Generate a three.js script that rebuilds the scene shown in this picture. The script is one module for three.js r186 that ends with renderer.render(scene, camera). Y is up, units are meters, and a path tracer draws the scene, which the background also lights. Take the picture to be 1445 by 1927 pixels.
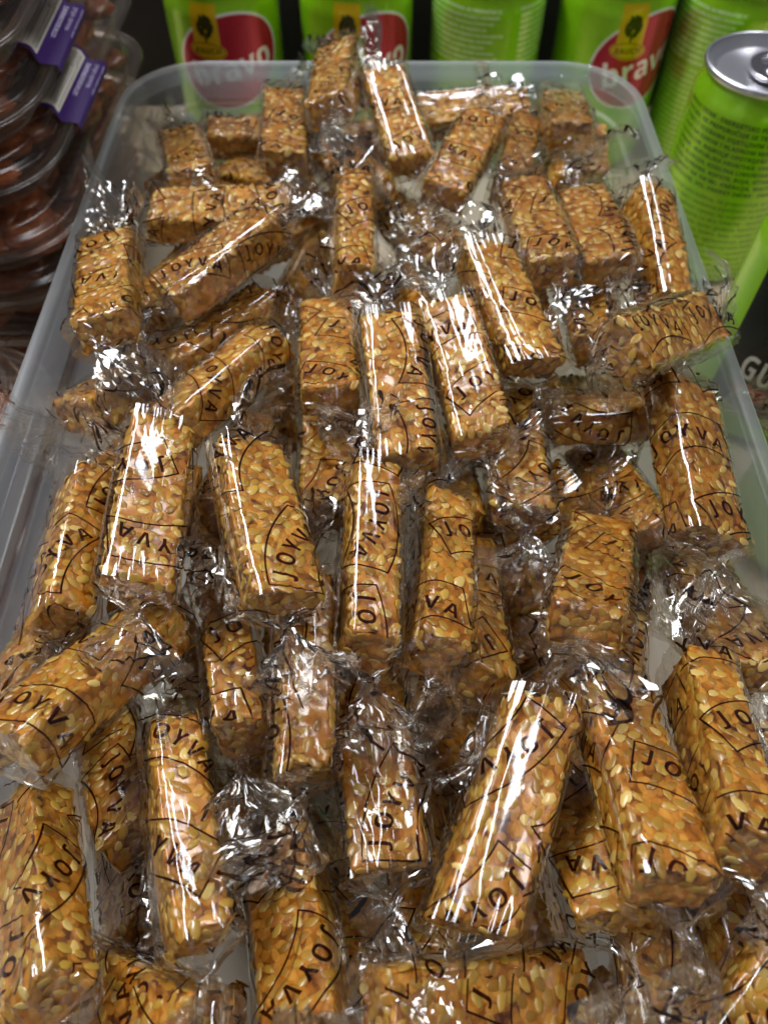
import * as THREE from 'three';
import { ImprovedNoise } from 'three/addons/math/ImprovedNoise.js';
import { mergeGeometries, toCreasedNormals } from 'three/addons/utils/BufferGeometryUtils.js';
import { RoundedBoxGeometry } from 'three/addons/geometries/RoundedBoxGeometry.js';
import { RectAreaLightUniformsLib } from 'three/addons/lights/RectAreaLightUniformsLib.js';

// ---------------------------------------------------------------- camera, lamps, exposure
const scene = new THREE.Scene();
scene.background = new THREE.Color(0.055, 0.058, 0.064);   // the dim shop around the shelf
const RIM = 0.085;                                          // height of the tray's rim above the shelf board
const camera = new THREE.PerspectiveCamera(67.28, 767 / 1024, 0.01, 20);
camera.position.set(0, RIM + 0.15, 0);
const PITCH = THREE.MathUtils.degToRad(55.9);
camera.lookAt(0, RIM + 0.15 - Math.sin(PITCH), -Math.cos(PITCH));
camera.focus = 0.165;
camera.userData.fStop = camera.getFocalLength() / 1.6;      // a phone's narrow wide iris
const renderer = new THREE.WebGLRenderer({ antialias: true });
renderer.toneMapping = THREE.LinearToneMapping;
renderer.toneMappingExposure = 1.38;
renderer.shadowMap.enabled = true;
RectAreaLightUniformsLib.init();

// The shop's ceiling lights: a long row that runs away from the camera on the left, and a short one on the right.
function ceilingLamp(label, position, target, width, height, intensity, color) {
  const root = new THREE.Group();
  root.name = numbered('ceiling_lamp');
  root.position.set(...position);
  root.lookAt(...target);
  root.userData = { label, category: 'lamp', group: 'shop ceiling lamps' };
  const glow = new THREE.Mesh(new THREE.BoxGeometry(width, height, 0.03), new THREE.MeshStandardMaterial({ color: 0xffffff, emissive: color, emissiveIntensity: 1 }));
  glow.name = 'diffuser';
  glow.position.z = -0.02;
  const housing = new THREE.Mesh(new RoundedBoxGeometry(width + 0.04, height + 0.04, 0.05, 2, 0.01), new THREE.MeshStandardMaterial({ color: 0xd8d8d4, roughness: 0.5 }));
  housing.name = 'housing';
  housing.position.z = -0.05;
  root.add(glow, housing);
  scene.add(root);
  const light = new THREE.RectAreaLight(color, intensity, width, height);
  light.name = 'ceiling_lamp_glow';
  light.position.set(...position);
  light.lookAt(...target);
  scene.add(light);
}
const taken = {};
function numbered(name) {
  const n = (taken[name] = (taken[name] ?? -1) + 1);
  return n ? `${name}_${String(n).padStart(3, '0')}` : name;
}
ceilingLamp('long row of fluorescent ceiling light left of the shelf', [-1.0, 1.7, -0.95], [-1.0, 0, -0.95], 0.36, 2.0, 19, 0xf6faff);
ceilingLamp('short fluorescent ceiling light over the aisle at the right', [0.95, 1.9, 0.0], [0.95, 0, 0.0], 0.2, 1.6, 15, 0xf8faff);
ceilingLamp('square ceiling light far down the aisle', [0.35, 2.1, -1.7], [0.35, 0, -1.7], 0.5, 0.5, 12, 0xf4f8ff);

// ---------------------------------------------------------------- small helpers
let seedState = 1;
const seed = (n) => { seedState = n * 2654435761 % 4294967296 | 0; };
const rnd = () => { seedState = (seedState + 0x6d2b79f5) | 0; let t = Math.imul(seedState ^ (seedState >>> 15), 1 | seedState); t = (t + Math.imul(t ^ (t >>> 7), 61 | t)) ^ t; return ((t ^ (t >>> 14)) >>> 0) / 4294967296; };
const range = (a, b) => a + (b - a) * rnd();
const perlin = new ImprovedNoise();
const noise = (x, y, z) => perlin.noise(x + 100, y + 100, z + 100);
const ridge = (x, y, z) => 1 - Math.abs(noise(x, y, z)) * 2;
const { clamp, lerp, smoothstep } = THREE.MathUtils;
const canvas = (w, h) => { const c = document.createElement('canvas'); c.width = w; c.height = h; return [c, c.getContext('2d')]; };
function texture(c, color = true) {
  const t = new THREE.CanvasTexture(c);
  t.wrapS = t.wrapT = THREE.RepeatWrapping;
  t.magFilter = THREE.LinearFilter;
  if (color) t.colorSpace = THREE.SRGBColorSpace;
  return t;
}
function part(name, geometry, material, parent = scene) {
  const m = new THREE.Mesh(geometry, material);
  m.name = parent === scene ? numbered(name) : name;
  m.castShadow = m.receiveShadow = true;
  parent.add(m);
  return m;
}
function thing(name, label, category, group, position = [0, 0, 0]) {
  const g = new THREE.Group();
  g.name = numbered(name);
  g.position.set(...position);
  g.userData = { label, category };
  if (group) g.userData.group = group;
  scene.add(g);
  return g;
}
// Loft through closed loops of equal length; uv u runs round the loop and v along the loops, in metres.
function loft(loops, { closed = true, capStart = false, capEnd = false } = {}) {
  const n = loops[0].length, rows = loops.length, w = closed ? n + 1 : n, pos = [], uv = [], idx = [];
  let v = 0;
  for (let r = 0; r < rows; r++) {
    if (r) v += loops[r][0].distanceTo(loops[r - 1][0]);
    let u = 0;
    for (let k = 0; k < w; k++) {
      const p = loops[r][k % n];
      if (k) u += p.distanceTo(loops[r][(k - 1) % n]);
      pos.push(p.x, p.y, p.z); uv.push(u, v);
    }
  }
  for (let r = 0; r + 1 < rows; r++) for (let k = 0; k + 1 < w; k++) { const a = r * w + k, b = a + 1, c = a + w, d = c + 1; idx.push(a, c, b, b, c, d); }
  for (const [cap, r, flip] of [[capStart, 0, false], [capEnd, rows - 1, true]]) if (cap) {
    const c = loops[r].reduce((s, p) => s.add(p), new THREE.Vector3()).divideScalar(n), at = pos.length / 3, base = at + 1;
    pos.push(c.x, c.y, c.z); uv.push(0, 0);
    for (const p of loops[r]) { pos.push(p.x, p.y, p.z); uv.push(p.x - c.x, p.z - c.z); }
    for (let k = 0; k < n; k++) { const a = base + k, b = base + (k + 1) % n; flip ? idx.push(at, a, b) : idx.push(at, b, a); }
  }
  const g = new THREE.BufferGeometry();
  g.setAttribute('position', new THREE.Float32BufferAttribute(pos, 3));
  g.setAttribute('uv', new THREE.Float32BufferAttribute(uv, 2));
  g.setIndex(idx);
  g.computeVertexNormals();
  if (closed) {   // the seam's two columns share a normal
    const N = g.attributes.normal;
    for (let r = 0; r < rows; r++) { const a = r * w, b = a + n, s = new THREE.Vector3().fromBufferAttribute(N, a).add(new THREE.Vector3().fromBufferAttribute(N, b)).normalize(); N.setXYZ(a, s.x, s.y, s.z); N.setXYZ(b, s.x, s.y, s.z); }
  }
  return g;
}
// A rounded rectangle in plan: half sizes, corner radius, height.
function roundedLoop(hx, hz, r, y, corner = 8, cx = 0, cz = 0) {
  const out = [];
  for (const [sx, sz, a0] of [[1, 1, 0], [-1, 1, 1], [-1, -1, 2], [1, -1, 3]])
    for (let k = 0; k <= corner; k++) { const a = (a0 + k / corner) * Math.PI / 2; out.push(new THREE.Vector3(cx + sx * (hx - r) + r * Math.cos(a), y, cz + sz * (hz - r) + r * Math.sin(a))); }
  return out;
}

// ---------------------------------------------------------------- the shelf
function grainTexture(w, h, base, spread, sx, sy, cells = 1) {
  const [c, g] = canvas(w, h), img = g.createImageData(w, h);
  for (let y = 0; y < h; y++) for (let x = 0; x < w; x++) {
    const n = 0.55 * noise(x * sx, y * sy, cells) + 0.3 * noise(x * sx * 3.1, y * sy * 3.1, cells + 4) + 0.25 * noise(x * sx * 9, y * sy * 9, cells + 8);
    for (let k = 0; k < 3; k++) img.data[(y * w + x) * 4 + k] = clamp(base[k] + spread * n, 0, 255);
    img.data[(y * w + x) * 4 + 3] = 255;
  }
  g.putImageData(img, 0, 0);
  return texture(c);
}
const boardMap = grainTexture(512, 512, [202, 176, 148], 30, 0.006, 0.05, 2);
const board = part('shelf_board', new RoundedBoxGeometry(1.1, 0.02, 0.8, 2, 0.002), new THREE.MeshStandardMaterial({ map: boardMap, roughness: 0.55 }));
board.position.set(0, -0.01, -0.12);
board.userData.kind = 'structure';
const backMap = grainTexture(256, 256, [26, 22, 22], 14, 0.02, 0.02, 5);
const backPanel = part('shelf_back_wall', new RoundedBoxGeometry(1.1, 0.13, 0.012, 2, 0.002), new THREE.MeshStandardMaterial({ map: backMap, roughness: 0.7 }));
backPanel.position.set(0, 0.0655, -0.446);
backPanel.userData.kind = 'structure';

// ---------------------------------------------------------------- the tray
const plastic = new THREE.MeshPhysicalMaterial({ color: new THREE.Color(0.84, 0.90, 0.94), transmission: 1, thickness: 0, roughness: 0.5, ior: 1.49 });
{
  const tray = thing('plastic_tray', 'frosted clear plastic tray with a rounded rim heaped with wrapped sesame bars', 'tray', null, [-0.001, 0, -0.1325]);
  const HX = 0.0975, HZ = 0.1825, R = 0.03;
  const ring = (inset, y) => roundedLoop(HX - inset, HZ - inset, Math.max(0.004, R - inset), y, 10);
  part('rim', loft([[0.0012, RIM - 0.0075], [0, RIM - 0.0068], [0, RIM - 0.001], [0.0009, RIM], [0.0030, RIM], [0.0038, RIM - 0.0008], [0.0042, RIM - 0.0024]].map((a) => ring(...a))), plastic, tray);
  part('wall', loft([[0.0042, RIM - 0.0024], [0.0052, RIM - 0.0122], [0.0056, RIM - 0.0130], [0.0070, RIM - 0.0136], [0.0073, RIM - 0.0146], [0.0100, 0.009], [0.0112, 0.0055], [0.0145, 0.0035]].map((a) => ring(...a))), plastic, tray);
  part('floor', loft([[0.0145, 0.0035], [0.02, 0.0030], [0.06, 0.0030]].map((a) => ring(...a)), { capEnd: true }), plastic, tray);
  // moulded corner webs under the ledge and stacking ribs on the long walls
  for (const [sx, sz] of [[-1, -1], [1, -1], [-1, 1], [1, 1]]) {
    const w = part('corner_web', new RoundedBoxGeometry(0.0145, 0.0145, 0.0012, 2, 0.0005), plastic, tray);
    w.position.set(sx * (HX - 0.0175), RIM - 0.021, sz * (HZ - 0.0175));
    w.rotation.y = sx * sz * Math.PI / 4;
  }
}

// ---------------------------------------------------------------- the cans
const aluminium = new THREE.MeshStandardMaterial({ color: new THREE.Color(0.72, 0.71, 0.74), metalness: 1, roughness: 0.32 });
const darkAluminium = new THREE.MeshStandardMaterial({ color: new THREE.Color(0.62, 0.6, 0.63), metalness: 1, roughness: 0.22 });
const CAN_R = 0.0265, CAN_H = 0.087;
// print areas: canvas of 1664 x 870 pixels is 166.4 mm round by 87 mm high; u = 0 is at the front and grows to the right
function canPrint(draw) {
  const [c, g] = canvas(1664, 870);
  g.fillStyle = '#90c814';
  g.fillRect(0, 0, 1664, 870);
  for (let i = 0; i < 2600; i++) { g.fillStyle = `rgba(${rnd() < 0.5 ? '255,255,160' : '20,60,0'},0.02)`; g.fillRect(rnd() * 1664, rnd() * 870, 30 * rnd() + 4, 30 * rnd() + 4); }
  draw(g);
  return texture(c);
}
const WORDS = 'ENERGY DRINK - ENERGETSKO PIĆE. VISOK SADRŽAJ/UDIO KOFEINA, NE PREPORUČUJE SE TRUDNICAMA I/ILI DOJILJAMA NI DJECI I OSOBAMA OSJETLJIVIM NA KOFEIN. PREOSTALO ČUVATI NA SUHOM I HLADNOM MJESTU. NE MIJEŠATI SA ALKOHOLOM. NAJBOLJE UPOTRIJEBITI DO DATUMA NA DNU LIMENKE - REPUBLIKA HRVATSKA: UVOZNIK. SASTOJCI: VODA, ŠEĆER, GLUKOZA, KISELINA LIMUNSKA, UGLJIČNI DIOKSID, AROMA GUARANA, KOFEIN, BOJA, VITAMINI. HRANJIVA VRIJEDNOST NA 100 ML: ENERGIJA, MASTI, UGLJIKOHIDRATI, BJELANČEVINE, SOL.'.split(' ');
function drawText(g, x0, x1, y0, y1, size, lead, color, start = 0) {
  g.fillStyle = color;
  g.textBaseline = 'top';
  let k = start, line = 0;
  for (let y = y0; y < y1; y += lead, line++) {
    g.font = `${line > 9 ? '' : 'bold '}${size}px sans-serif`;
    let x = x0;
    for (;;) {
      let w = WORDS[k % WORDS.length];
      if (line > 9) w = w.toLowerCase();
      const wide = g.measureText(w + ' ').width;
      if (x + wide > x1) break;
      g.fillText(w, x, y);
      x += wide; k++;
    }
    if (line === 9) y += lead * 0.4;
  }
}
function drawFruitLabel(g, cx) {
  const cy = 318;
  g.save(); g.translate(cx, cy); g.rotate(-0.32);
  g.beginPath(); g.ellipse(0, 0, 262, 208, 0, 0, 7); g.fillStyle = '#e6e6e0'; g.fill();
  g.beginPath(); g.ellipse(0, 0, 250, 196, 0, 0, 7); g.fillStyle = '#b0122e'; g.fill();
  g.restore();
  g.save(); g.translate(cx - 30, cy - 10); g.rotate(-0.2); g.fillStyle = '#eee6e2'; g.font = 'bold 150px sans-serif'; g.textAlign = 'center'; g.textBaseline = 'middle'; g.fillText('bravo', 30, 40); g.restore();
  g.textAlign = 'center'; g.textBaseline = 'middle';
  const rx = cx - 95;
  g.fillStyle = '#d8b400';
  g.fillRect(rx - 62, 70, 124, 180);
  g.beginPath(); g.ellipse(rx, 262, 86, 40, 0.1, 0, 7); g.fill();
  g.lineWidth = 5; g.strokeStyle = '#8a6a00'; g.beginPath(); g.ellipse(rx, 262, 78, 33, 0.1, 0, 7); g.stroke();
  g.fillStyle = '#3c3a06';
  seed(77);
  for (let i = 0; i < 150; i++) { const a = rnd() * 7, r = Math.sqrt(rnd()); g.beginPath(); g.arc(rx + Math.cos(a) * r * 38, 158 + Math.sin(a) * r * 46, 6, 0, 7); g.fill(); }
  g.fillRect(rx - 5, 190, 10, 34);
  g.font = 'bold 38px sans-serif'; g.fillText('RAUCH', rx, 263);
  g.textAlign = 'left';
}
const fruitPrint = canPrint((g) => { drawFruitLabel(g, 832); drawText(g, 1180, 1640, 110, 760, 17, 25, '#d9ecc4', 9); drawText(g, 30, 260, 110, 760, 17, 25, '#d9ecc4', 30); });
const textPrint = canPrint((g) => { drawText(g, 470, 1230, 118, 800, 25, 30, '#1a260a'); });
const paleTextPrint = canPrint((g) => { drawText(g, 440, 900, 90, 800, 17, 25, '#dff0cc', 5); drawText(g, 960, 1240, 90, 800, 17, 25, '#dff0cc', 40); });
const blackPrint = canPrint((g) => {
  g.fillStyle = '#0b0b0c'; g.fillRect(640, 60, 700, 640);
  g.save(); g.translate(716, 560); g.font = 'bold 118px sans-serif'; g.fillStyle = '#d6d6d6'; g.textBaseline = 'alphabetic';
  g.scale(0.78, 1.25); g.fillText('GUARANA', 0, 0); g.restore();
  g.fillStyle = '#a8101c'; g.fillRect(726, 578, 520, 66);
  g.font = 'bold 46px sans-serif'; g.fillStyle = '#e8d0d0'; g.textBaseline = 'middle'; g.fillText('NO SLEEP ENERGY', 744, 612);
  g.strokeStyle = '#3f8d14'; g.lineWidth = 3;
  for (let i = 0; i < 16; i++) { g.beginPath(); const y = 120 + i * 24; g.moveTo(640, y); g.bezierCurveTo(760, y - 60 + i * 5, 900, y + 50 - i * 7, 1180, y - 20); g.globalAlpha = 0.35; g.stroke(); g.globalAlpha = 1; }
});
const can = { };
{
  const P = (pts) => new THREE.LatheGeometry(pts.map(([x, y]) => new THREE.Vector2(x / 1000, y / 1000)), 72, Math.PI);
  can.body = P([[20.5, 1.2], [22.5, 0.6], [24.2, 1.2], [25.8, 4], [26.5, 8], [26.5, 40], [26.5, 73], [26.3, 75.5], [25.6, 78], [24.6, 80.5], [24.0, 82], [24.0, 83.6]]);
  const pos = can.body.attributes.position, uv = can.body.attributes.uv;
  for (let i = 0; i < uv.count; i++) uv.setXY(i, uv.getX(i), pos.getY(i) / 0.087);
  can.lid = P([[24.0, 83.6], [25.2, 84.2], [25.6, 85.2], [25.4, 86.4], [24.6, 87], [23.9, 86.6], [23.5, 85.2], [22.6, 82.4], [21.8, 81.0], [21.0, 81.2], [20.3, 82.4], [19.6, 82.7], [10, 82.75], [0.01, 82.8]]);
  can.base = P([[0.01, 6], [12, 4.4], [18.5, 2.2], [20.5, 1.2]]);
  // pull tab: a rounded ring plate with a finger hole, a bridge and a rivet
  const s = new THREE.Shape();
  s.absellipse(0, 0, 0.0078, 0.0112, 0, Math.PI * 2);
  const hole = new THREE.Path(); hole.absellipse(0, 0.0042, 0.0048, 0.0042, 0, Math.PI * 2); s.holes.push(hole);
  can.tab = new THREE.ExtrudeGeometry(s, { depth: 0.0007, bevelEnabled: true, bevelSize: 0.0005, bevelThickness: 0.0005, bevelSegments: 3, curveSegments: 20 });
  can.tab.rotateX(-Math.PI / 2); can.tab.translate(0, 0.0842, 0);
  can.rivet = new THREE.SphereGeometry(0.0026, 16, 8, 0, 7, 0, Math.PI / 2); can.rivet.scale(1, 0.5, 1); can.rivet.translate(0, 0.0852, 0.0045);
  can.score = new THREE.TorusGeometry(0.0092, 0.0003, 6, 40); can.score.rotateX(Math.PI / 2); can.score.scale(0.9, 1, 1); can.score.translate(0, 0.0829, 0.0098);
}
const canPaint = (map) => new THREE.MeshPhysicalMaterial({ map, metalness: 0.45, roughness: 0.27, clearcoat: 0.6, clearcoatRoughness: 0.2 });
const paints = { fruit: canPaint(fruitPrint), text: canPaint(textPrint), pale: canPaint(paleTextPrint), black: canPaint(blackPrint) };
function drinkCan(label, [x, z], turn, paint, scale = 1) {
  const c = thing('drink_can', label, 'can', 'small green drink cans around the tray', [x, 0, z]);
  c.rotation.y = turn;
  const body = part('body', can.body, paints[paint], c);
  part('base', can.base, aluminium, c);
  const lid = part('lid', can.lid, aluminium, c);
  const tab = part('pull_tab', can.tab, darkAluminium, lid);
  part('rivet', can.rivet, darkAluminium, lid);
  part('score_line', can.score, aluminium, lid);
  return c;
}
drinkCan('green can with a red oval and yellow ribbon, leftmost behind the tray', [-0.076, -0.400], 0.18, 'fruit');
drinkCan('green can with a red oval behind the upright sesame bar', [-0.013, -0.400], 0.22, 'fruit');
drinkCan('green can showing rows of small pale text behind the tray', [0.049, -0.400], 0, 'pale');
drinkCan('green can with a red oval at the back right corner of the tray', [0.1095, -0.400], 0.45, 'fruit');
drinkCan('green can with pale text behind the can with the silver lid', [0.164, -0.395], -0.3, 'pale');
drinkCan('green can with dark text and its silver lid and tab in view', [0.150, -0.310], -0.25, 'text');
drinkCan('green can with a black label and big white letters at the right wall', [0.1505, -0.214], -0.55, 'black');
drinkCan('green can seen through the right wall, nearest to the camera', [0.150, -0.150], -0.5, 'pale');

// ---------------------------------------------------------------- clear clamshell boxes at the left
const clearPlastic = new THREE.MeshPhysicalMaterial({ color: new THREE.Color(0.88, 0.84, 0.8), transmission: 1, thickness: 0, roughness: 0.24, ior: 1.5 });
const fillMap = grainTexture(256, 256, [124, 62, 22], 90, 0.03, 0.03, 9);
const filling = new THREE.MeshPhysicalMaterial({ map: fillMap, roughness: 0.35, clearcoat: 0.5, clearcoatRoughness: 0.2 });
const labelMap = (() => {
  const [c, g] = canvas(512, 640);
  g.fillStyle = '#3b1a63'; g.fillRect(0, 0, 512, 640);
  g.fillStyle = '#d9d4c6'; g.fillRect(24, 30, 464, 330);
  g.fillStyle = '#241a2a'; g.textBaseline = 'top'; g.font = 'bold 44px sans-serif'; g.fillText('NUTRITION', 44, 42);
  g.font = 'bold 20px sans-serif';
  ['Energy 310 kcal', 'Fat 0.4 g', 'Carbohydrate 74 g', 'Sugars 63 g', 'Fibre 8 g', 'Protein 2.5 g', 'Salt 0.01 g'].forEach((t, i) => { g.fillText(t, 44, 106 + i * 34); g.fillRect(44, 132 + i * 34, 420, 3); });
  g.fillStyle = '#d9d4e6'; g.font = 'bold 40px sans-serif'; g.fillText('INGREDIENTS:', 34, 384); g.font = '32px sans-serif'; g.fillText('Sulfur dioxide', 34, 436); g.fillText('May contain pits', 34, 482);
  return texture(c);
})();
const labelPaper = new THREE.MeshStandardMaterial({ map: labelMap, roughness: 0.5, side: THREE.DoubleSide });
// dried fruit: one mesh of many pressed, wrinkled pieces
const fruits = [1, 2].map((n) => {
  seed(60 + n);
  const all = [];
  for (let k = 0; k < 150; k++) {
    const g = new THREE.SphereGeometry(1, 10, 7), p = g.attributes.position, s = [range(0.007, 0.012), range(0.0045, 0.007), range(0.006, 0.009)], o = rnd() * 90;
    for (let i = 0; i < p.count; i++) { const w = 1 + 0.25 * noise(p.getX(i) * 2.2 + o, p.getY(i) * 2.2, p.getZ(i) * 2.2); p.setXYZ(i, p.getX(i) * s[0] * w, p.getY(i) * s[1] * w, p.getZ(i) * s[2] * w); }
    g.rotateY(rnd() * 6); g.rotateX(range(-0.5, 0.5));
    g.translate(range(-0.041, 0.041), range(0.0095, 0.0205), range(-0.065, 0.065));
    g.computeVertexNormals(); all.push(g);
  }
  return mergeGeometries(all);
});
function clamshell(label, [x, y, z], turn, withLabel, lumpSeed) {
  const HX = 0.058, HZ = 0.082, H = 0.031, R = 0.03;
  const c = thing('clamshell_box', label, 'box', 'clear boxes stacked left of the tray', [x, y, z]);
  c.rotation.y = turn;
  c.scale.y = 0.62;
  const ring = (inset, yy) => roundedLoop(HX - inset, HZ - inset, R - inset * 0.6, yy, 9);
  part('tub', loft([[0.0125, 0.0012], [0.0095, 0.0022], [0.0080, 0.005], [0.0076, 0.0085], [0.0084, 0.0092], [0.0076, 0.0100], [0.0070, 0.0130], [0.0078, 0.0137], [0.0070, 0.0144], [0.0060, 0.0175], [0.0042, 0.0182], [0.0036, 0.0195], [0.0010, 0.0198], [0, 0.0192], [0, 0.0180]].map((a) => ring(...a)), { capStart: true }), clearPlastic, c);
  const lid = part('lid', loft([[0.0002, 0.0188], [0.0002, 0.0204], [0.0012, 0.0210], [0.0045, 0.0212], [0.0055, 0.0222], [0.0060, 0.0243], [0.0070, 0.0249], [0.0063, 0.0256], [0.0068, 0.0285], [0.0082, 0.0302], [0.0105, 0.0304], [0.0118, 0.0296], [0.02, 0.0294]].map((a) => ring(...a)), { capEnd: true }), clearPlastic, c);
  const fruit = part('dried_fruit', fruits[lumpSeed % 2], filling, c);
  fruit.userData.kind = 'stuff';
  fruit.rotation.y = lumpSeed % 4 > 1 ? Math.PI : 0;
  if (withLabel) {   // a paper label folded from the lid down over the right-hand side
    const bend = [[0.0325, 0.0312], [0.0485, 0.0312], [0.0505, 0.0306], [0.0520, 0.0290], [0.0535, 0.0225], [0.0590, 0.0213], [0.0592, 0.0170], [0.0560, 0.0120]];
    let run = 0; const pos = [], uv = [], idx = [], len = bend.slice(1).reduce((s, b, i) => s + Math.hypot(b[0] - bend[i][0], b[1] - bend[i][1]), 0);
    bend.forEach(([bx, by], i) => { if (i) run += Math.hypot(bx - bend[i - 1][0], by - bend[i - 1][1]); for (const [k, zz] of [[0, 0.020], [1, -0.022]]) { pos.push(bx, by, zz + withLabel); uv.push(1 - k, 1 - run / len); } if (i) { const a = (i - 1) * 2; idx.push(a, a + 1, a + 2, a + 1, a + 3, a + 2); } });
    const g = new THREE.BufferGeometry();
    g.setAttribute('position', new THREE.Float32BufferAttribute(pos, 3)); g.setAttribute('uv', new THREE.Float32BufferAttribute(uv, 2)); g.setIndex(idx); g.computeVertexNormals();
    part('paper_label', g, labelPaper, c);
  }
  return c;
}
const nth = ['bottom', 'second from the bottom', 'third from the bottom', 'fourth from the bottom', 'fifth from the bottom', 'sixth from the bottom', 'seventh from the bottom', 'topmost'];
for (let k = 0; k < 8; k++) clamshell(`clear box of brown dried fruit, ${nth[k]} in the left stack`, [-0.1615 - 0.0011 * ((k * 7) % 3), k * 0.0197, -0.296 + 0.0015 * ((k * 5) % 4)], 0.012 * ((k * 3) % 4 - 1.5), k > 3 ? 0.016 + 0.002 * (k % 3) : 0, 20 + k);
['lower', 'upper'].forEach((w, k) => { clamshell(`clear box of dried fruit at the picture's left edge, ${w} of a low pair`, [-0.1615 - 0.0008 * k, k * 0.0313, -0.111 + 0.001 * k], 0.012 * k, 0, 40 + k).scale.y = 1; });

// ---------------------------------------------------------------- sesame bars in printed film
const L = 0.0440, T = 0.0107, W = 0.0150;                    // bar: length (x), thickness (y), width (z)
// caramel with deeper seeds showing through
const caramelMap = (() => {
  const S = 1024, [c, g] = canvas(S, S), img = g.createImageData(S, S);
  for (let y = 0; y < S; y++) for (let x = 0; x < S; x++) {
    const a = x / S * Math.PI * 2, b = y / S * Math.PI * 2, n = noise(Math.cos(a) * 1.3, Math.sin(a) * 1.3 + Math.cos(b) * 1.3, Math.sin(b) * 1.3) + 0.5 * noise(Math.cos(a) * 4, Math.sin(a) * 4 + Math.cos(b) * 4, Math.sin(b) * 4);
    const t = clamp(0.5 + n * 0.8, 0, 1), i = (y * S + x) * 4;
    img.data[i] = lerp(74, 184, t); img.data[i + 1] = lerp(32, 112, t); img.data[i + 2] = lerp(3, 13, t); img.data[i + 3] = 255;
  }
  g.putImageData(img, 0, 0);
  seed(5);
  for (let i = 0; i < 1500; i++) {
    const x = rnd() * S, y = rnd() * S, a = rnd() * Math.PI, t = rnd(), l = range(22, 32), w = l * range(0.5, 0.68);
    const col = `rgba(${lerp(168, 226, t) | 0},${lerp(100, 168, t) | 0},${lerp(26, 74, t) | 0},${range(0.25, 0.75)})`;
    for (const dx of [-S, 0, S]) for (const dy of [-S, 0, S]) {
      if (x + dx < -40 || x + dx > S + 40 || y + dy < -40 || y + dy > S + 40) continue;
      g.save(); g.translate(x + dx, y + dy); g.rotate(a); g.beginPath(); g.ellipse(0, 0, l, w, 0, 0, 7); g.fillStyle = col; g.fill(); g.restore();
    }
  }
  const t = texture(c);
  t.repeat.set(1 / 0.048, 1 / 0.048);
  return t;
})();
const caramel = new THREE.MeshPhysicalMaterial({ map: caramelMap, roughness: 0.28, clearcoat: 0.8, clearcoatRoughness: 0.12 });
const caramels = [caramel, caramel.clone(), caramel.clone()];   // batches boiled a little darker or paler
caramels[1].color.setRGB(0.80, 0.74, 0.66); caramels[2].color.setRGB(1, 0.95, 0.9);
const seedSkin = new THREE.MeshPhysicalMaterial({ color: 0xffffff, vertexColors: true, roughness: 0.34, clearcoat: 0.6, clearcoatRoughness: 0.15 });
const seedSkins = [seedSkin, seedSkin.clone(), seedSkin.clone()];
seedSkins[1].color.setRGB(0.84, 0.78, 0.70); seedSkins[2].color.setRGB(1, 0.97, 0.95);

// Point and outward direction of the lumpy rounded bar under a point of its bounding box.
function barSurface(q, v, out, nrm) {
  const r = 0.0013, ix = clamp(q.x, -L / 2 + r, L / 2 - r), iy = clamp(q.y, -T / 2 + r, T / 2 - r), iz = clamp(q.z, -W / 2 + r, W / 2 - r);
  nrm.set(q.x - ix, q.y - iy, q.z - iz).normalize();
  const lump = 0.00034 * noise(q.x * 260 + v * 9, q.y * 260, q.z * 260) + 0.0007 * noise(q.x * 75 + v * 5, q.y * 95, q.z * 95) - 0.0003;
  const edge = 1 - Math.max(Math.abs(nrm.x), Math.abs(nrm.y), Math.abs(nrm.z));   // 0 on a flat side, more on edges and corners: those crumble
  const end = (Math.abs(nrm.x) > 0.7 ? 0.0011 * noise(v * 3 + q.x * 40, q.y * 380, q.z * 380) - 0.0003 : 0) - 3.2 * edge * Math.max(0, 0.0009 * noise(q.x * 190 + v * 4, q.y * 190 + 7, q.z * 190));
  out.set(ix, iy, iz).addScaledVector(nrm, r + lump + end);
  out.x += out.z * skew[v][0] + out.y * skew[v][1];
  out.y += 0.0005 * Math.sin(out.x * 70 + v * 2.1);
  out.z += 0.0005 * Math.sin(out.x * 55 + v * 1.3);
  return out;
}
const BARS = 7, skew = [];
seed(11);
for (let v = 0; v < BARS; v++) skew.push([range(-0.2, 0.2), range(-0.2, 0.2)]);
function barGeometry(v) {
  const g = new THREE.BoxGeometry(L, T, W, 40, 12, 16), p = g.attributes.position, n = g.attributes.normal, uv = g.attributes.uv, q = new THREE.Vector3(), o = new THREE.Vector3(), d = new THREE.Vector3();
  for (let i = 0; i < p.count; i++) {
    q.fromBufferAttribute(p, i);
    const ax = Math.abs(n.getX(i)), ay = Math.abs(n.getY(i)), s = n.getX(i) + n.getY(i) + n.getZ(i) > 0 ? 0 : 0.021;
    if (ax > 0.5) uv.setXY(i, q.z + 0.013 * v + s, q.y + 0.031);
    else if (ay > 0.5) uv.setXY(i, q.x + 0.017 * v + s, q.z + s);
    else uv.setXY(i, q.x + 0.007 * v + s, q.y + 0.02 + s);
    barSurface(q, v, o, d);
    p.setXYZ(i, o.x, o.y, o.z);
  }
  g.clearGroups();
  g.computeVertexNormals();
  const sums = new Map(), key = (i) => `${Math.round(p.getX(i) * 2e5)},${Math.round(p.getY(i) * 2e5)},${Math.round(p.getZ(i) * 2e5)}`;
  for (let i = 0; i < p.count; i++) { const k = key(i); if (!sums.has(k)) sums.set(k, new THREE.Vector3()); sums.get(k).add(q.fromBufferAttribute(g.attributes.normal, i)); }
  for (let i = 0; i < p.count; i++) { const s = sums.get(key(i)).clone().normalize(); g.attributes.normal.setXYZ(i, s.x, s.y, s.z); }
  return g;
}
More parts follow.
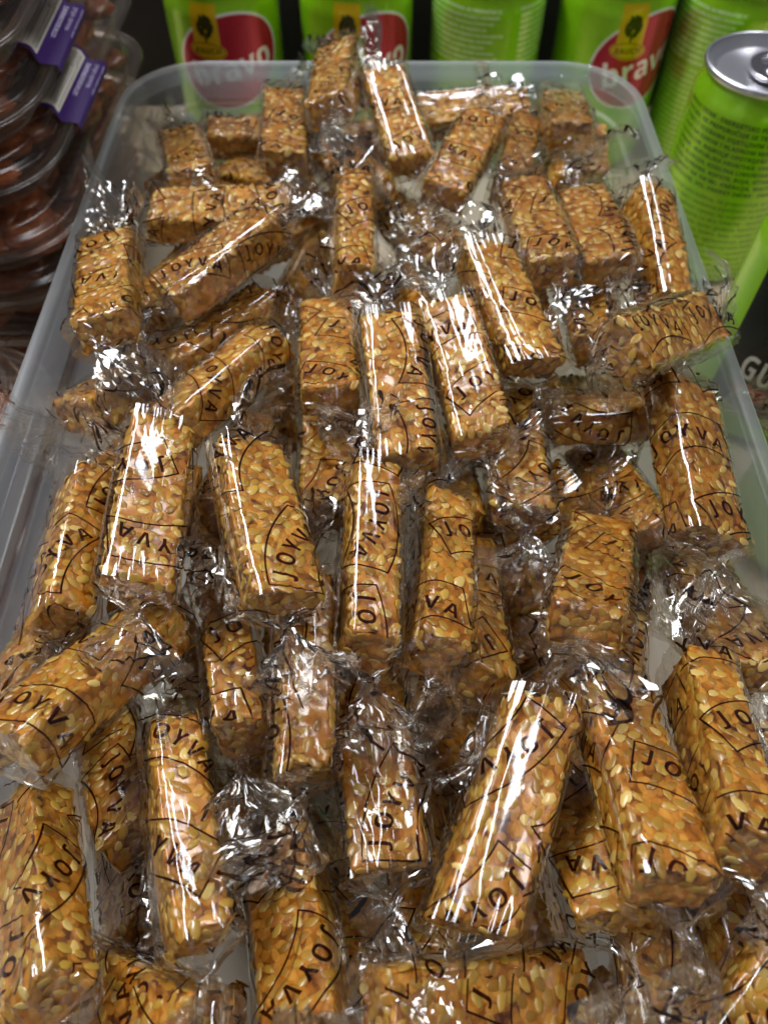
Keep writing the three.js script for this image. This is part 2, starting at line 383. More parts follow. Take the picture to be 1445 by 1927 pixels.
// Seeds: half-sunk flattened drops, unevenly spread over the six sides.
function seedsGeometry(v) {
  seed(100 + v);
  const placed = [], pos = [], nor = [], col = [], idx = [], q = new THREE.Vector3(), o = new THREE.Vector3(), d = new THREE.Vector3(), areas = [[0, T * W * 2], [1, L * W * 2], [2, L * T * 2]], total = areas.reduce((s, a) => s + a[1], 0);
  const grid = new Map(), cell = 0.0022, near = (p, r) => {
    const [a, b, c] = [p.x, p.y, p.z].map((x) => Math.floor(x / cell));
    for (let i = -1; i <= 1; i++) for (let j = -1; j <= 1; j++) for (let k = -1; k <= 1; k++) for (const e of grid.get(`${a + i},${b + j},${c + k}`) ?? []) if (e.distanceTo(p) < r) return true;
    return false;
  };
  for (let tries = 0; tries < 2600 && placed.length < 430; tries++) {
    let t = rnd() * total, ax = 0;
    for (const [k, a] of areas) { if (t < a) { ax = k; break; } t -= a; }
    const side = rnd() < 0.5 ? -1 : 1;
    q.set(range(-L / 2, L / 2), range(-T / 2, T / 2), range(-W / 2, W / 2));
    q.setComponent(ax, side * [L, T, W][ax] / 2);
    barSurface(q, v, o, d);
    if (noise(o.x * 130 + v * 7, o.y * 130, o.z * 130 + 3) < 0.04 && rnd() < 0.66) continue;   // patches of bare caramel
    if (near(o, range(0.0016, 0.0026))) continue;
    const k = [o.x, o.y, o.z].map((x) => Math.floor(x / cell)).join();
    if (!grid.has(k)) grid.set(k, []);
    grid.get(k).push(o.clone());
    placed.push([o.clone(), d.clone()]);
  }
  const X = new THREE.Vector3(), Y = new THREE.Vector3(), Z = new THREE.Vector3(), c = new THREE.Color(), tones = [[0.58, 0.36, 0.055], [0.48, 0.27, 0.034], [0.39, 0.19, 0.018], [0.70, 0.49, 0.14], [0.43, 0.225, 0.024], [0.53, 0.305, 0.042], [0.33, 0.148, 0.012], [0.47, 0.255, 0.028]];
  const N = 7, rings = [[0.3, 0.96], [0.72, 0.7], [0.97, 0.22], [0.92, -0.25]];
  for (const [p, up] of placed) {
    Z.copy(up).add(new THREE.Vector3(range(-0.14, 0.14), range(-0.14, 0.14), range(-0.14, 0.14))).normalize();
    X.set(range(-1, 1), range(-1, 1), range(-1, 1)).cross(Z).normalize(); Y.crossVectors(Z, X);
    const len = range(0.0014, 0.00195), wid = len * range(0.52, 0.68), hi = range(0.00024, 0.0004), sink = range(-0.00004, 0.00022), tone = tones[Math.floor(rnd() * tones.length)], f = range(0.8, 1.08), base = pos.length / 3;
    const add = (a, b, h) => {
      const taper = 1 - 0.28 * (a / len);
      const at = p.clone().addScaledVector(X, a).addScaledVector(Y, b * taper).addScaledVector(Z, h - sink);
      pos.push(at.x, at.y, at.z);
      const m = X.clone().multiplyScalar(a / len / len).addScaledVector(Y, b / wid / wid).addScaledVector(Z, h / hi / hi).normalize();
      nor.push(m.x, m.y, m.z); col.push(tone[0] * f, tone[1] * f, tone[2] * f);
    };
    add(0, 0, hi);
    for (const [rr, hh] of rings) for (let i = 0; i < N; i++) { const a = i / N * Math.PI * 2; add(Math.cos(a) * rr * len, Math.sin(a) * rr * wid, hh * hi); }
    for (let i = 0; i < N; i++) { const j = (i + 1) % N; idx.push(base, base + 1 + i, base + 1 + j); for (let r = 0; r + 1 < rings.length; r++) { const a = base + 1 + r * N + i, b = base + 1 + r * N + j; idx.push(a, a + N, b, b, a + N, b + N); } }
  }
  const g = new THREE.BufferGeometry();
  g.setAttribute('position', new THREE.Float32BufferAttribute(pos, 3));
  g.setAttribute('normal', new THREE.Float32BufferAttribute(nor, 3));
  g.setAttribute('color', new THREE.Float32BufferAttribute(col, 3));
  g.setIndex(idx);
  return g;
}
// Film print: wavy banners with the word in thin brown ink, 56 x 56 mm to the repeat; the film's margins, which make the twisted ends, carry fewer of them.
const printedFilm = (skip) => {
  const S = 1680, k = S / 42, [c, g] = canvas(S, S);
  g.fillStyle = '#fbfaf7'; g.fillRect(0, 0, S, S);
  const banner = (x, y) => {
    g.save(); g.translate(x, y); g.rotate(-0.62); g.scale(k, k);
    g.strokeStyle = '#4a2a20'; g.lineWidth = 0.27; g.lineJoin = 'miter';
    g.beginPath(); g.moveTo(-8.2, -1.2); g.quadraticCurveTo(-1, -6.4, 8.4, -5.4); g.lineTo(9.4, 1.9); g.quadraticCurveTo(1.2, -0.1, -5.4, 5.3); g.closePath(); g.stroke();
    g.fillStyle = '#4e2c22'; g.font = 'bold 3.5px sans-serif'; g.textAlign = 'center'; g.textBaseline = 'middle';
    'JOYVA'.split('').forEach((ch, i) => { const t = (i - 2) / 2; g.save(); g.translate(0.5 + t * 5.9, -1.35 + t * t * 1.0); g.rotate(t * 0.3); g.fillText(ch, 0, 0); g.restore(); });
    g.restore();
  };
  for (let i = 0; i < 3; i++) for (let j = 0; j < 2; j++) if ((i + j) % skip === 0) for (const dx of [-1, 0, 1]) for (const dy of [-1, 0, 1]) banner((7 + 14 * i + dx * 42) * k, (8 + 21 * j + 7 * i + dy * 42) * k);
  return texture(c);
};
const FILMS = 6, sleeveInk = printedFilm(1), endInk = printedFilm(3);
const filmWith = (ink, i, ior) => {
  const map = ink.clone();
  map.repeat.set(1 / 0.056, 1 / 0.056);
  map.rotation = [0.1, 1.75, 0.7, 2.6, -0.55, 3.5][i];
  map.offset.set(i * 0.137, i * 0.271);
  return new THREE.MeshPhysicalMaterial({ map, transmission: 1, thickness: 0, roughness: 0.075, ior });
};
const films = Array.from({ length: FILMS }, (_, i) => filmWith(sleeveInk, i, 1.65)), endFilms = Array.from({ length: FILMS }, (_, i) => filmWith(endInk, i, 2.0));
const PERIM = 0.050;
// the film's outline round the bar: a rounded rectangle with equal steps; 0 <= u < 1
function outline(u, grow, out) {
  const hy = T / 2 + grow, hz = W / 2 + grow, r = 0.0034, sy = 2 * (hy - r), sz = 2 * (hz - r), q = Math.PI * r / 2, total = 2 * sy + 2 * sz + 4 * q;
  let s = ((u % 1) + 1) % 1 * total;
  const legs = [[sz, 0], [q, 1], [sy, 2], [q, 3], [sz, 4], [q, 5], [sy, 6], [q, 7]];
  for (const [len, k] of legs) {
    if (s > len) { s -= len; continue; }
    const t = s / len, a = t * Math.PI / 2;
    if (k === 0) out.set(0, hy, -hz + r + s);
    if (k === 1) out.set(0, hy - r + r * Math.cos(a), hz - r + r * Math.sin(a));
    if (k === 2) out.set(0, hy - r - s, hz);
    if (k === 3) out.set(0, -hy + r - r * Math.sin(a), hz - r + r * Math.cos(a));
    if (k === 4) out.set(0, -hy, hz - r - s);
    if (k === 5) out.set(0, -hy + r - r * Math.cos(a), -hz + r - r * Math.sin(a));
    if (k === 6) out.set(0, -hy + r + s, -hz);
    if (k === 7) out.set(0, hy - r + r * Math.sin(a), -hz + r - r * Math.cos(a));
    return out;
  }
  return out.set(0, hy, -hz + r);
}
// the film bellies out a little over each flat side
function belly(p, grow) {
  const hy = T / 2 + grow, hz = W / 2 + grow, a = clamp(1 - (p.z / hz) ** 2, 0, 1), b = clamp(1 - (p.y / hy) ** 2, 0, 1);
  p.y += Math.sign(p.y) * 0.0007 * a * smoothstep(Math.abs(p.y) / hy, 0.6, 1);
  p.z += Math.sign(p.z) * 0.0005 * b * smoothstep(Math.abs(p.z) / hz, 0.7, 1);
  return p;
}
function sheet(rows, cols, at, creased) {   // at(u, s) -> Vector3 ; uv in metres of flat film
  const pos = [], uv = [], idx = [], w = cols + 1;
  for (let r = 0; r <= rows; r++) for (let k = 0; k <= cols; k++) { const [p, a, b] = at(k / cols, r / rows, k % cols); pos.push(p.x, p.y, p.z); uv.push(a, b); }
  for (let r = 0; r < rows; r++) for (let k = 0; k < cols; k++) { const a = r * w + k, b = a + 1, c = a + w, d = c + 1; (r + k) % 2 ? idx.push(a, c, b, b, c, d) : idx.push(a, c, d, a, d, b); }
  let g = new THREE.BufferGeometry();
  g.setAttribute('position', new THREE.Float32BufferAttribute(pos, 3));
  g.setAttribute('uv', new THREE.Float32BufferAttribute(uv, 2));
  g.setIndex(idx);
  if (creased) return toCreasedNormals(g, creased);
  g.computeVertexNormals();
  const N = g.attributes.normal;
  for (let r = 0; r <= rows; r++) { const a = r * w, b = a + cols, s = new THREE.Vector3().fromBufferAttribute(N, a).add(new THREE.Vector3().fromBufferAttribute(N, b)).normalize(); N.setXYZ(a, s.x, s.y, s.z); N.setXYZ(b, s.x, s.y, s.z); }
  return g;
}
const END = L / 2 + 0.0009;                                  // where the film leaves the bar
// how far the film stands off the bar, the same function for sleeve and twisted end so that they meet
function slack(u, x, v) {
  const c = Math.cos(u * Math.PI * 2), s = Math.sin(u * Math.PI * 2);
  const lengthwise = Math.max(0, ridge(c * 1.9 + v * 3, s * 1.9, x * 14 + v)) ** 6, across = Math.max(0, ridge(c * 1.2 + x * 70, s * 1.2 - x * 50, v * 5 + 2)) ** 14;
  const puff = Math.max(0, noise(c * 0.9 + v * 2.3, s * 0.9, x * 34 + v * 7));
  const toEnd = smoothstep(Math.abs(x), L * 0.33, L * 0.5);
  const loose = [0.5, 0.3, 0.9, 0.28, 0.6, 1.5, 0.4][v];
  return 0.00085 + loose * (0.00045 * lengthwise + 0.00034 * across) + (0.0003 + 0.0006 * loose) * puff + toEnd * 0.0006 * Math.max(0, ridge(c * 4 + v, s * 4, 3.3)) ** 4;
}
const tmp = new THREE.Vector3();
const skewAt = (p, v) => { p.y += 0.0005 * Math.sin(p.x * 70 + v * 2.1); p.z += 0.0005 * Math.sin(p.x * 55 + v * 1.3); p.x += p.z * skew[v][0] + p.y * skew[v][1]; return p; };
function sleeveGeometry(v) {
  return sheet(40, 84, (u, s, k) => {
    const x = lerp(-END, END, s), p = new THREE.Vector3();
    const grow = slack(k / 84, x, v);
    belly(outline(u, grow, p), grow); p.x = x;
    return [skewAt(p, v), u * PERIM, x];
  });
}
// One twisted end in two makes. A full twist: the film, still a tube, gathers to a neck and flares into a frill of two plies.
function frillGeometry(v, t) {
  seed(300 + v * 10 + t);
  const cols = 108, rows = 20, neck = range(0.0011, 0.0017), reach = range(0.013, 0.0195), gather = range(0.0035, 0.0055), wide = range(0.009, 0.014), thin = range(0.0028, 0.0052), twist = range(0.8, 2.4) * (rnd() < 0.5 ? -1 : 1), tilt = range(0, Math.PI), bendA = range(0, Math.PI * 2), bend = range(0.2, 1.1), curl = range(-1, 1), z0 = rnd() * 50;
  const count = 2 * (9 + Math.floor(rnd() * 5)), cuts = Array.from({ length: count }, (_, i) => (i + range(-0.32, 0.32)) / count), deep = cuts.map((_, i) => (i % 2 ? -1 : 1) * range(0.35, 1));
  const pleatAt = (u) => {
    for (let i = 0; i < count; i++) {
      const a = cuts[i], b = i + 1 < count ? cuts[i + 1] : cuts[0] + 1;
      for (const w of [u, u + 1, u - 1]) if (w >= a && w < b) return lerp(deep[i], deep[(i + 1) % count], (w - a) / (b - a));
    }
    return 0;
  };
  return sheet(rows, cols, (u0, s, k) => {
    const u = k / cols, p = new THREE.Vector3(), first = new THREE.Vector3(), grow = slack(u, END, v);
    belly(outline(u, grow, first), grow);
    const a0 = Math.atan2(first.z, first.y), pleat = pleatAt(u), flat = s * (gather + reach + 0.004);
    let x, y, z;
    if (s < 0.32) {
      const t1 = s / 0.32, e = t1 * t1 * (3 - 2 * t1), r0 = Math.hypot(first.y, first.z), r = lerp(r0, neck * (1 + 0.35 * pleat), e) * (1 + 0.2 * pleat * Math.sin(t1 * Math.PI)), a = a0 + twist * 0.5 * e * e;
      x = gather * (0.25 * t1 + 0.75 * t1 * t1); y = Math.cos(a) * r; z = Math.sin(a) * r;
    } else {
      const t2 = (s - 0.32) / 0.68, open = smoothstep(t2, 0.02, 1.05), a = a0 + twist * (0.5 + 0.5 * smoothstep(t2, 0, 0.3));
      const ry = lerp(neck, wide, open ** 0.75), rz = lerp(neck, thin, open), fold = 1 + pleat * lerp(0.35, 0.24, open), rag = 1 + 0.2 * noise(u * 9 + z0, 3, 1) + 0.05 * pleat;
      const yy = Math.cos(a) * ry * fold, zz = Math.sin(a) * rz + pleat * lerp(0.0004, 0.0027, open) + curl * 0.004 * t2 * t2 * (yy / wide) ** 2, c = Math.cos(tilt), d = Math.sin(tilt);
      x = gather + reach * t2 * rag * (1 - 0.22 * (yy / wide) ** 2); y = yy * c - zz * d; z = yy * d + zz * c;
      const b = bend * t2 * t2 * 0.010; y += Math.cos(bendA) * b; z += Math.sin(bendA) * b; x -= bend * t2 * t2 * 0.0025;
    }
    const m = smoothstep(s, 0.1, 0.7), f = 130, w = (o) => noise(x * f + o, y * f, z * f + z0), fine = ridge(x * 210 + z0, y * 210, z * 210) ** 2 - 0.4, keep = 1 - smoothstep(s, 0, 0.3);
    p.set(END + x + m * 0.0014 * w(1), y + m * (0.0026 * w(20) + 0.0008 * fine), z + m * (0.0026 * w(40) + 0.0008 * fine));
    p.x += (first.z * skew[v][0] + first.y * skew[v][1]) * keep; p.y += keep * 0.0005 * Math.sin(END * 70 + v * 2.1); p.z += keep * 0.0005 * Math.sin(END * 55 + v * 1.3);
    return [p, u0 * PERIM * 0.8, END + flat * 0.9];
  }, 0.75);
}
// A flat twist: the film gathers to a neck and opens again into one frilled, crumpled fan.
function twistGeometry(v, t) {
  seed(300 + v * 10 + t);
  const neck = range(0.0010, 0.0015), reach = range(0.013, 0.0195), gather = range(0.0030, 0.0048), wide = range(0.010, 0.0150), twist = range(0.8, 2.4) * (rnd() < 0.5 ? -1 : 1), tilt = range(0, Math.PI), bendA = range(0, Math.PI * 2), bend = range(0.2, 1.1), curl = range(-1, 1), z0 = rnd() * 50, hook = range(-0.6, 0.6);
  // irregular pleats: break points along the film, alternately folded out and in, the same from neck to edge
  const folds = (count) => { const cuts = Array.from({ length: count + 1 }, (_, i) => (i === 0 || i === count ? i : i + range(-0.34, 0.34)) / count), deep = cuts.map((_, i) => (i % 2 ? -1 : 1) * range(0.3, 1)); deep[count] = deep[0]; return (u) => { let i = 0; while (i + 1 < count && u >= cuts[i + 1]) i++; return lerp(deep[i], deep[i + 1], (u - cuts[i]) / (cuts[i + 1] - cuts[i])); }; };
  const gatherFold = folds(18), fanFold = folds(2 * (11 + Math.floor(rnd() * 6)));
  const hood = sheet(8, 72, (u0, s, k) => {
    const u = k / 72, first = new THREE.Vector3(), grow = slack(u, END, v);
    belly(outline(u, grow, first), grow);
    const a0 = Math.atan2(first.z, first.y), pleat = gatherFold(u), e = s * s * (3 - 2 * s), r = lerp(Math.hypot(first.y, first.z), neck * (1 + 0.35 * pleat), e) * (1 + 0.2 * pleat * Math.sin(s * Math.PI)), a = a0 + twist * 0.5 * e * e, keep = 1 - e;
    const p = new THREE.Vector3(END + gather * (0.25 * s + 0.75 * s * s) + (first.z * skew[v][0] + first.y * skew[v][1]) * keep, Math.cos(a) * r + keep * 0.0005 * Math.sin(END * 70 + v * 2.1), Math.sin(a) * r + keep * 0.0005 * Math.sin(END * 55 + v * 1.3));
    return [p, u0 * PERIM * 0.8, END + s * gather];
  }, 0.9);
  const fan = sheet(13, 110, (u, s) => {
    const side = u * 2 - 1, pleat = fanFold(u), open = smoothstep(s, -0.05, 1.05), ry = lerp(neck, wide, open ** 0.75), rag = 1 + 0.22 * noise(u * 11 + z0, 3, 1) + 0.06 * pleat;
    const yy = Math.sin(side * 1.45) * ry + 0.0009 * open * noise(u * 20, z0, 5), zz = pleat * lerp(0.0006, 0.0033, open) + (curl * 0.005 * s * s + 0.0016 * hook * s) * side * side;
    const c = Math.cos(tilt), d = Math.sin(tilt);
    let x = gather - 0.0006 + reach * s * rag * (1 - 0.25 * side * side * open), y = yy * c - zz * d, z = yy * d + zz * c;
    const b = bend * s * s * 0.010; y += Math.cos(bendA) * b; z += Math.sin(bendA) * b; x -= bend * s * s * 0.0025;
    const m = smoothstep(s, 0.0, 0.6), f = 130, w = (o) => noise(x * f + o, y * f, z * f + z0), fine = ridge(x * 230 + z0, y * 230, z * 230) ** 2 - 0.4;
    return [new THREE.Vector3(END + x + m * 0.0014 * w(1), y + m * (0.0026 * w(20) + 0.0009 * fine), z + m * (0.0026 * w(40) + 0.0009 * fine)), u * PERIM * 0.8, END + gather + s * reach * 0.9];
  }, 0.75, true);
  return mergeGeometries([hood, fan]);
}
const bars = [], seeds = [], sleeves = [], twists = [], frills = [];
for (let v = 0; v < BARS; v++) { bars.push(barGeometry(v)); seeds.push(seedsGeometry(v)); sleeves.push(sleeveGeometry(v)); twists.push([0, 1, 2].map((t) => twistGeometry(v, t))); frills.push([0, 1, 2].map((t) => frillGeometry(v, t))); }
function sesameBar(i, [x, y, z, yaw, pitch, roll, ends, label]) {
  const v = (i * 5 + 2) % BARS, tone = (i * 7 + Math.floor(i / 6)) % FILMS, film = films[tone], endFilm = endFilms[tone];
  const c = thing('sesame_bar', label, 'candy', 'wrapped sesame bars heaped in the tray', [x / 1000, y / 1000, z / 1000]);
  const r = THREE.MathUtils.degToRad, dir = new THREE.Vector3(Math.cos(r(yaw)) * Math.cos(r(pitch)), Math.sin(r(pitch)), -Math.sin(r(yaw)) * Math.cos(r(pitch)));
  const side = new THREE.Vector3().crossVectors(dir, new THREE.Vector3(0, 1, 0)).normalize(), up = new THREE.Vector3().crossVectors(side, dir);
  const y2 = up.clone().multiplyScalar(Math.cos(r(roll))).addScaledVector(side, Math.sin(r(roll))), z2 = new THREE.Vector3().crossVectors(dir, y2);
  c.quaternion.setFromRotationMatrix(new THREE.Matrix4().makeBasis(dir, y2, z2));
  const bar = part('bar', bars[v], caramels[i * 11 % 7 % 3], c);
  const s = part('sesame_seeds', seeds[v], seedSkins[i * 11 % 7 % 3], bar);
  s.userData.kind = 'stuff';
  const flip = i % 2;   // turned half round its length, so that no two neighbours are alike
  if (ends) {           // bars buried under others show nothing of their film
    part('film_wrapper', sleeves[v], film, c);
    const make = ends === 2 ? frills : twists;
    part('twisted_film_end', make[v][i % 3], endFilm, c);
    part('twisted_film_end', make[v][(i + 1 + flip) % 3], endFilm, c).scale.set(-1, -1, -1);
  }
  if (flip) { c.rotateX(Math.PI); }
  return c;
}

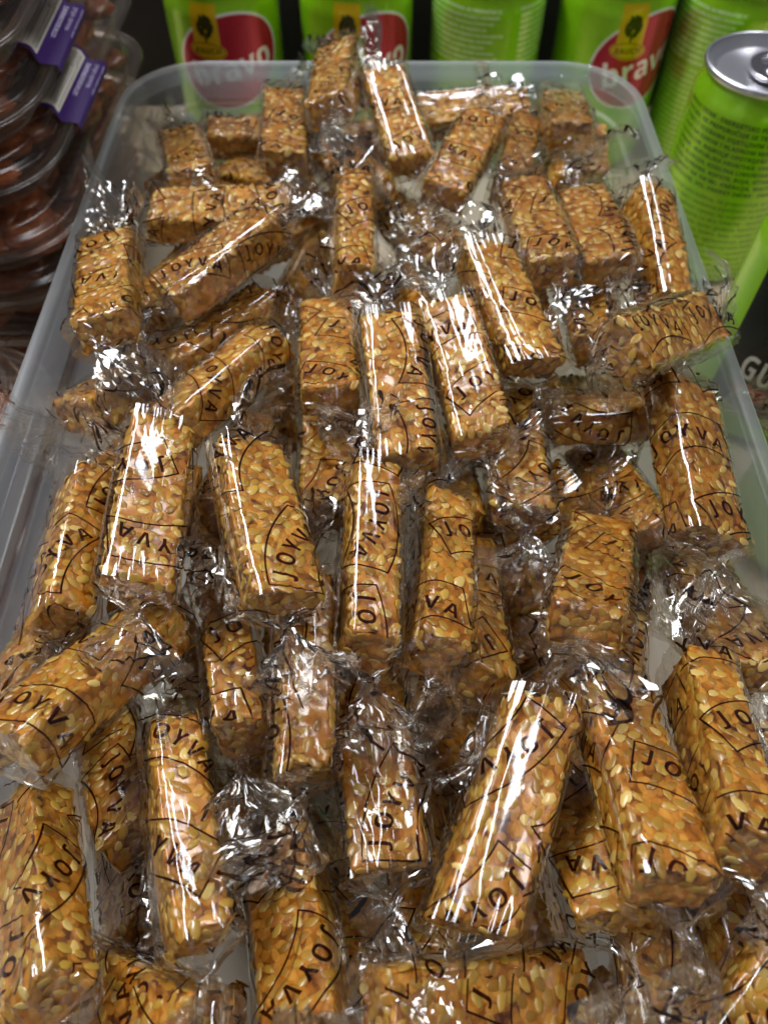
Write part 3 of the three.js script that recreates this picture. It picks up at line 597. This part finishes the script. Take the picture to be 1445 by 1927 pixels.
// centre of each bar in millimetres, turn about the vertical, slope and roll in degrees, whether its film shows (1 with flat ends, 2 with full twists), and what singles it out
const barTable = [
  [-17.6, 92.8, -282.7, -94.1, 2.7, 20, 1, 'sesame bar standing almost upright and poking above the back rim'],
  [-35.0, 84.9, -264.6, -87.0, 2.6, 0, 1, 'broad dark sesame bar beside the upright bar at the back'],
  [-46.2, 68.3, -289.7, 4.6, 0.0, 0, 1, 'sesame bar poking out left at the back, beside the broad dark bar'],
  [5.2, 87.9, -266.3, -75.9, -10.5, 10, 1, 'sesame bar leaning back against the middle of the far wall'],
  [27.2, 86.8, -244.0, -112.1, -2.6, -10, 2, 'sesame bar tilted left in front of the bar leaning on the far wall'],
  [-12.8, 76.3, -253.3, -60.6, 7.8, 15, 1, 'sesame bar with a loose film bubble, under the upright bar at the back'],
  [-43.9, 67.4, -259.8, -39.8, 16.9, 0, 1, 'sesame bar under the broad dark bar, its film end reaching over it'],
  [32.7, 77.0, -289.8, 8.9, 0.0, 20, 1, 'dim sesame bar lying level against the far wall, right of the leaning bar'],
  [46.6, 78.5, -256.7, -100.6, 6.7, 80, 1, 'narrow sesame bar on edge near the back right, left of the far corner bar'],
  [65.9, 82.1, -277.5, -96.3, 13.9, 0, 1, 'farthest sesame bar in the back right corner of the tray'],
  [62.0, 70.8, -258.3, -90.7, 13.6, 70, 0, 'reddish sesame bar on edge just below the far right corner bar'],
  [-69.1, 80.8, -252.7, -73.6, 11.8, 0, 1, 'stubby pale sesame bar end near the back left, above the long level bar'],
  [-68.1, 65.8, -254.3, -40.9, 8.1, 10, 0, 'shadowed sesame bar in the back left corner behind a silvery twist'],
  [-52.4, 85.0, -216.9, 4.5, -2.6, 12, 2, 'long sesame bar lying level across the back left with a bright edge'],
  [-75.6, 94.4, -169.8, -79.8, 7.9, 5, 2, 'squat sesame bar hugging the left wall below the long level bar'],
  [-47.5, 90.4, -186.1, -127.6, 1.3, 10, 2, 'diagonal sesame bar with comb-like glints across its film at upper left'],
  [-48.0, 77.2, -169.8, -127.2, 7.8, 15, 1, 'diagonal sesame bar right below the one with comb-like glints'],
  [-42.9, 82.9, -145.3, -121.6, 7.9, 25, 2, 'diagonal sesame bar with one long white glint, lowest of the three at left'],
  [-9.4, 87.0, -203.7, -89.3, -3.9, 75, 2, 'narrow upright sesame bar on edge at the top centre'],
  [-25.9, 64.7, -210.3, -99.9, 14.9, 45, 1, 'small dark sesame bar left of the narrow upright bar'],
  [-65.1, 70.3, -203.3, -117.1, 0.0, 10, 0, 'sesame bar half hidden behind the comb-glint bar'],
  [11.8, 68.4, -228.6, -62.9, 13.7, 30, 1, 'dark sesame bar half buried right of the narrow upright bar'],
  [45.6, 90.9, -199.4, -83.0, 2.6, 0, 2, 'broad sesame bar at upper right, left one of a side-by-side pair'],
  [64.6, 87.0, -203.6, -89.5, 6.5, 10, 2, 'right-hand bar of the side-by-side pair of sesame bars at upper right'],
  [61.6, 76.0, -184.1, -90.3, 6.6, 15, 1, 'sesame bar continuing below the upper right pair, above the rim-resting bar'],
  [82.1, 84.5, -197.2, -89.5, -9.0, 70, 2, 'slim sesame bar standing beside the right wall near the back'],
  [43.7, 73.8, -181.1, -89.0, 10.6, 10, 0, 'dark lettered sesame bar right of the bar with the broad white streak'],
  [33.9, 91.3, -165.1, -76.5, -6.5, -8, 2, 'large sesame bar with a broad white streak down its right edge'],
  [71.7, 97.5, -147.4, 39.6, -20.1, 25, 2, 'sesame bar lying over the right rim with its twist sticking out'],
  [74.8, 87.1, -114.9, -92.1, -3.9, -25, 2, 'big sesame bar with lettering running down its side by the right wall'],
  [67.2, 73.9, -141.8, 7.6, 0.0, -30, 1, 'level sesame bar in loose film, left of the big bar by the right wall'],
  [35.0, 75.0, -126.9, -91.3, 7.9, 10, 2, 'shaded sesame bar left of the level bar in loose film'],
  [-14.8, 84.4, -154.4, -86.0, 11.7, 0, 2, 'sesame bar tucked behind the upper left of the central lettered bar'],
  [3.2, 91.2, -134.5, -84.5, -5.2, 5, 2, 'central sesame bar with the whole word across its face'],
  [20.7, 88.5, -141.9, -79.1, -5.2, 5, 2, 'sesame bar right of the central fully lettered bar'],
  [17.1, 64.2, -126.1, -86.4, 21.3, 0, 0, 'sesame bar with lettering at its lower end under a film fan, right of centre'],
  [-14.1, 72.9, -127.2, -85.3, 7.9, 0, 1, 'sesame bar directly below the tucked bar, left of the central bar'],
  [-29.5, 55.1, -161.8, -92.7, 13.8, 35, 0, 'shadowed sesame bar left of the central column'],
  [-3.2, 89.6, -84.9, -89.3, -1.3, 78, 2, 'central sesame bar with the brightest white wrinkled glare'],
  [11.8, 84.8, -83.9, -93.7, 11.9, 70, 2, 'sesame bar on edge just right of the glaring one'],
  [20.6, 71.8, -81.0, -88.6, 17.2, 70, 2, 'sesame bar lower right of the on-edge bar, lettering at its top'],
  [-25.4, 98.1, -90.1, -74.8, 5.2, -20, 2, 'sesame bar with a thin white line down its left edge and letters on top'],
  [-45.3, 54.9, -111.0, -73.2, 18.9, 40, 0, 'sliver of a dark sesame bar left of the bar with the thin white line'],
  [-16.5, 84.1, -62.1, -89.4, 5.2, 80, 2, 'narrow sesame bar on edge, long and sharp, left of the glaring one'],
  [-34.9, 71.9, -70.2, -75.5, 15.7, 85, 2, 'slim sesame bar on edge with silver crinkled glare'],
  [-52.7, 91.8, -99.3, -87.3, 0.0, -20, 2, 'upright sesame bar with a straight white glint, left of centre'],
  [-72.8, 80.1, -94.8, -84.2, 9.3, 50, 2, 'slim amber sesame bar leaning at the left wall'],
  [-74.7, 70.3, -156.6, -113.3, 20.1, 20, 1, 'sesame bar under a clear film balloon at the left'],
  [-70.2, 61.7, -137.2, -105.7, 20.4, 70, 0, 'sesame bar whose film flashes white behind the upright bar at left'],
  [-59.2, 84.0, -60.9, -118.4, 23.8, 20, 2, 'big diagonal sesame bar crossing the left edge'],
  [-80.9, 70.1, -65.1, -88.2, 25.0, 30, 0, 'dark sesame bar cut by the left edge above the big diagonal one'],
  [-1.3, 72.9, -46.8, -84.2, 7.9, 5, 2, 'large sesame bar with wide-spaced letters at bottom centre'],
  [23.2, 81.9, -35.3, -114.1, -2.6, -15, 2, 'largest sesame bar leaning right at bottom centre'],
  [48.2, 83.8, -40.6, -87.7, 17.1, -12, 2, 'sesame bar with a broad soft sheen at lower right'],
  [65.6, 83.9, -45.6, -95.6, 20.1, 82, 2, 'narrow sesame bar with two circled letters at lower right'],
  [41.0, 66.9, -35.9, -85.8, 26.4, 15, 2, 'sesame bar in slack film between the two large lower right bars'],
  [27.7, 47.2, -29.0, -78.5, 0.0, 30, 0, 'dark sesame bar under the right-leaning largest bar'],
  [81.6, 64.6, -85.4, -91.3, 22.6, 0, 2, 'broad golden sesame bar at the right edge of the tray'],
  [46.4, 85.9, -83.9, -109.3, 29.1, 5, 2, 'short-looking sesame bar with tilted letters right of centre'],
  [58.1, 62.1, -86.7, -109.7, 19.5, 20, 1, 'sesame bar buried under a film fold at right'],
  [63.6, 63.8, -121.7, -83.3, 21.7, 20, 1, 'sesame bar mostly covered below the big bar by the right wall'],
  [78.0, 76.8, -34.4, -104.9, 31.1, 80, 0, 'sesame bar with a single round letter cut by the right edge'],
  [-65.9, 71.9, -21.7, -64.0, 21.8, 35, 2, 'tall sesame bar at the bottom left edge'],
  [-38.7, 76.8, -33.3, -70.9, 11.8, 70, 2, 'narrow sesame bar with two rows of letters at lower left'],
  [-61.5, 54.2, -51.4, -59.4, 20.1, 5, 2, 'lettered sesame bar below the big diagonal one'],
  [-44.8, 47.9, -50.6, -59.9, 23.7, 50, 1, 'dark sesame bar right of the top of the narrow lower left bar'],
  [-46.9, 67.2, -3.5, -19.3, 32.3, 10, 2, 'sesame bar lying across the bottom left corner'],
  [-17.6, 65.9, -15.3, -75.2, 26.8, 15, 2, 'shaded sesame bar at the bottom, left of centre'],
  [17.5, 71.2, -4.7, 7.7, -29.1, 10, 2, 'sesame bar lying level along the bottom edge'],
  [54.5, 58.5, -10.7, -89.4, 0.0, 10, 2, 'bottom right sesame bar under heavy crumpled film'],
  [-10.5, 43.6, -22.3, -73.4, 32.4, 60, 1, 'sliver of sesame bar between the bottom centre bars'],
  [-30.8, 36.5, -48.6, -71.9, 26.7, 40, 0, 'dark sesame bar behind the sharp on-edge bar'],
  [8.0, 50.4, -52.6, -100.8, 24.5, 60, 1, 'small glimpsed sesame bar between the two large bottom centre bars'],
  [-47.5, 50.5, 0.4, 2.6, 32.7, 10, 0, 'sesame bar cut by the bottom edge at lower left'],
  [10.1, 70.4, -185.3, -78.4, 11.9, 40, 1, 'sesame bar between the central lettered bar and the streaked one'],
  [65.7, 55.1, -163.0, 29.6, -22.3, 10, 0, 'sesame bar half hidden under the rim-resting bar'],
  [-58.7, 40.1, -34.0, -68.2, 25.6, 40, 1, 'sesame bar end inside a round film bubble at lower left'],
  [55.1, 75.1, 6.9, 47.5, 18.3, 0, 1, 'glimpsed bar right of the bottom right sesame bar under heavy crumpled film'],
  [-37.4, 73.7, -119.6, -92.8, 21.7, 90, 1, 'glimpsed bar right of the upright sesame bar with a straight white glint, left of centre'],
  [78.4, 66.9, -273.1, -98.6, 8.1, 90, 0, 'glimpsed bar right of the farthest sesame bar in the back right corner of the tray'],
  [-6.4, 61.7, -279.0, -82.0, -8.9, 0, 0, 'glimpsed bar left of the sesame bar leaning back against the middle of the far wall'],
  [-20.1, 60.2, -68.3, -80.5, 6.3, 0, 0, 'glimpsed bar right of the slim sesame bar on edge with silver crinkled glare'],
  [-57.3, 68.5, -103.7, -94.0, -5.9, -15, 0, 'glimpsed bar right of the slim amber sesame bar leaning at the left wall'],
  [34.3, 59.1, -114.2, -152.5, -19.7, 20, 1, 'glimpsed bar below the shaded sesame bar left of the level bar in loose film'],
  [70.7, 64.6, -7.3, -86.8, 1.0, -15, 1, 'glimpsed bar below the sesame bar with a broad soft sheen at lower right'],
  [31.1, 56.6, -62.1, 33.6, -25.0, 90, 1, 'glimpsed bar right of the small glimpsed sesame bar between the two large bottom centre bars'],
  [-33.2, 57.2, -245.9, -151.7, -7.9, 70, 0, 'glimpsed bar left of the narrow upright sesame bar on edge at the top centre'],
  [38.3, 47.0, -84.9, 20.3, -2.7, -15, 0, 'glimpsed bar left of the short-looking sesame bar with tilted letters right of centre'],
  [60.4, 45.5, 6.2, -39.5, 9.6, 90, 0, 'glimpsed bar left of the bottom right sesame bar under heavy crumpled film'],
  [9.8, 39.0, -32.1, 87.0, -19.4, -15, 1, 'glimpsed bar right of the sliver of sesame bar between the bottom centre bars'],
  [49.3, 41.0, -106.0, 13.9, -9.3, 20, 0, 'glimpsed bar right of the sesame bar on edge just right of the glaring one'],
  [-55.4, 40.1, -87.0, -42.5, -22.6, 70, 0, 'glimpsed bar left of the slim sesame bar on edge with silver crinkled glare'],
];
barTable.forEach((row, i) => sesameBar(i, row));

scene.traverse((o) => { if (o.isMesh) o.castShadow = o.receiveShadow = true; });
renderer.render(scene, camera);
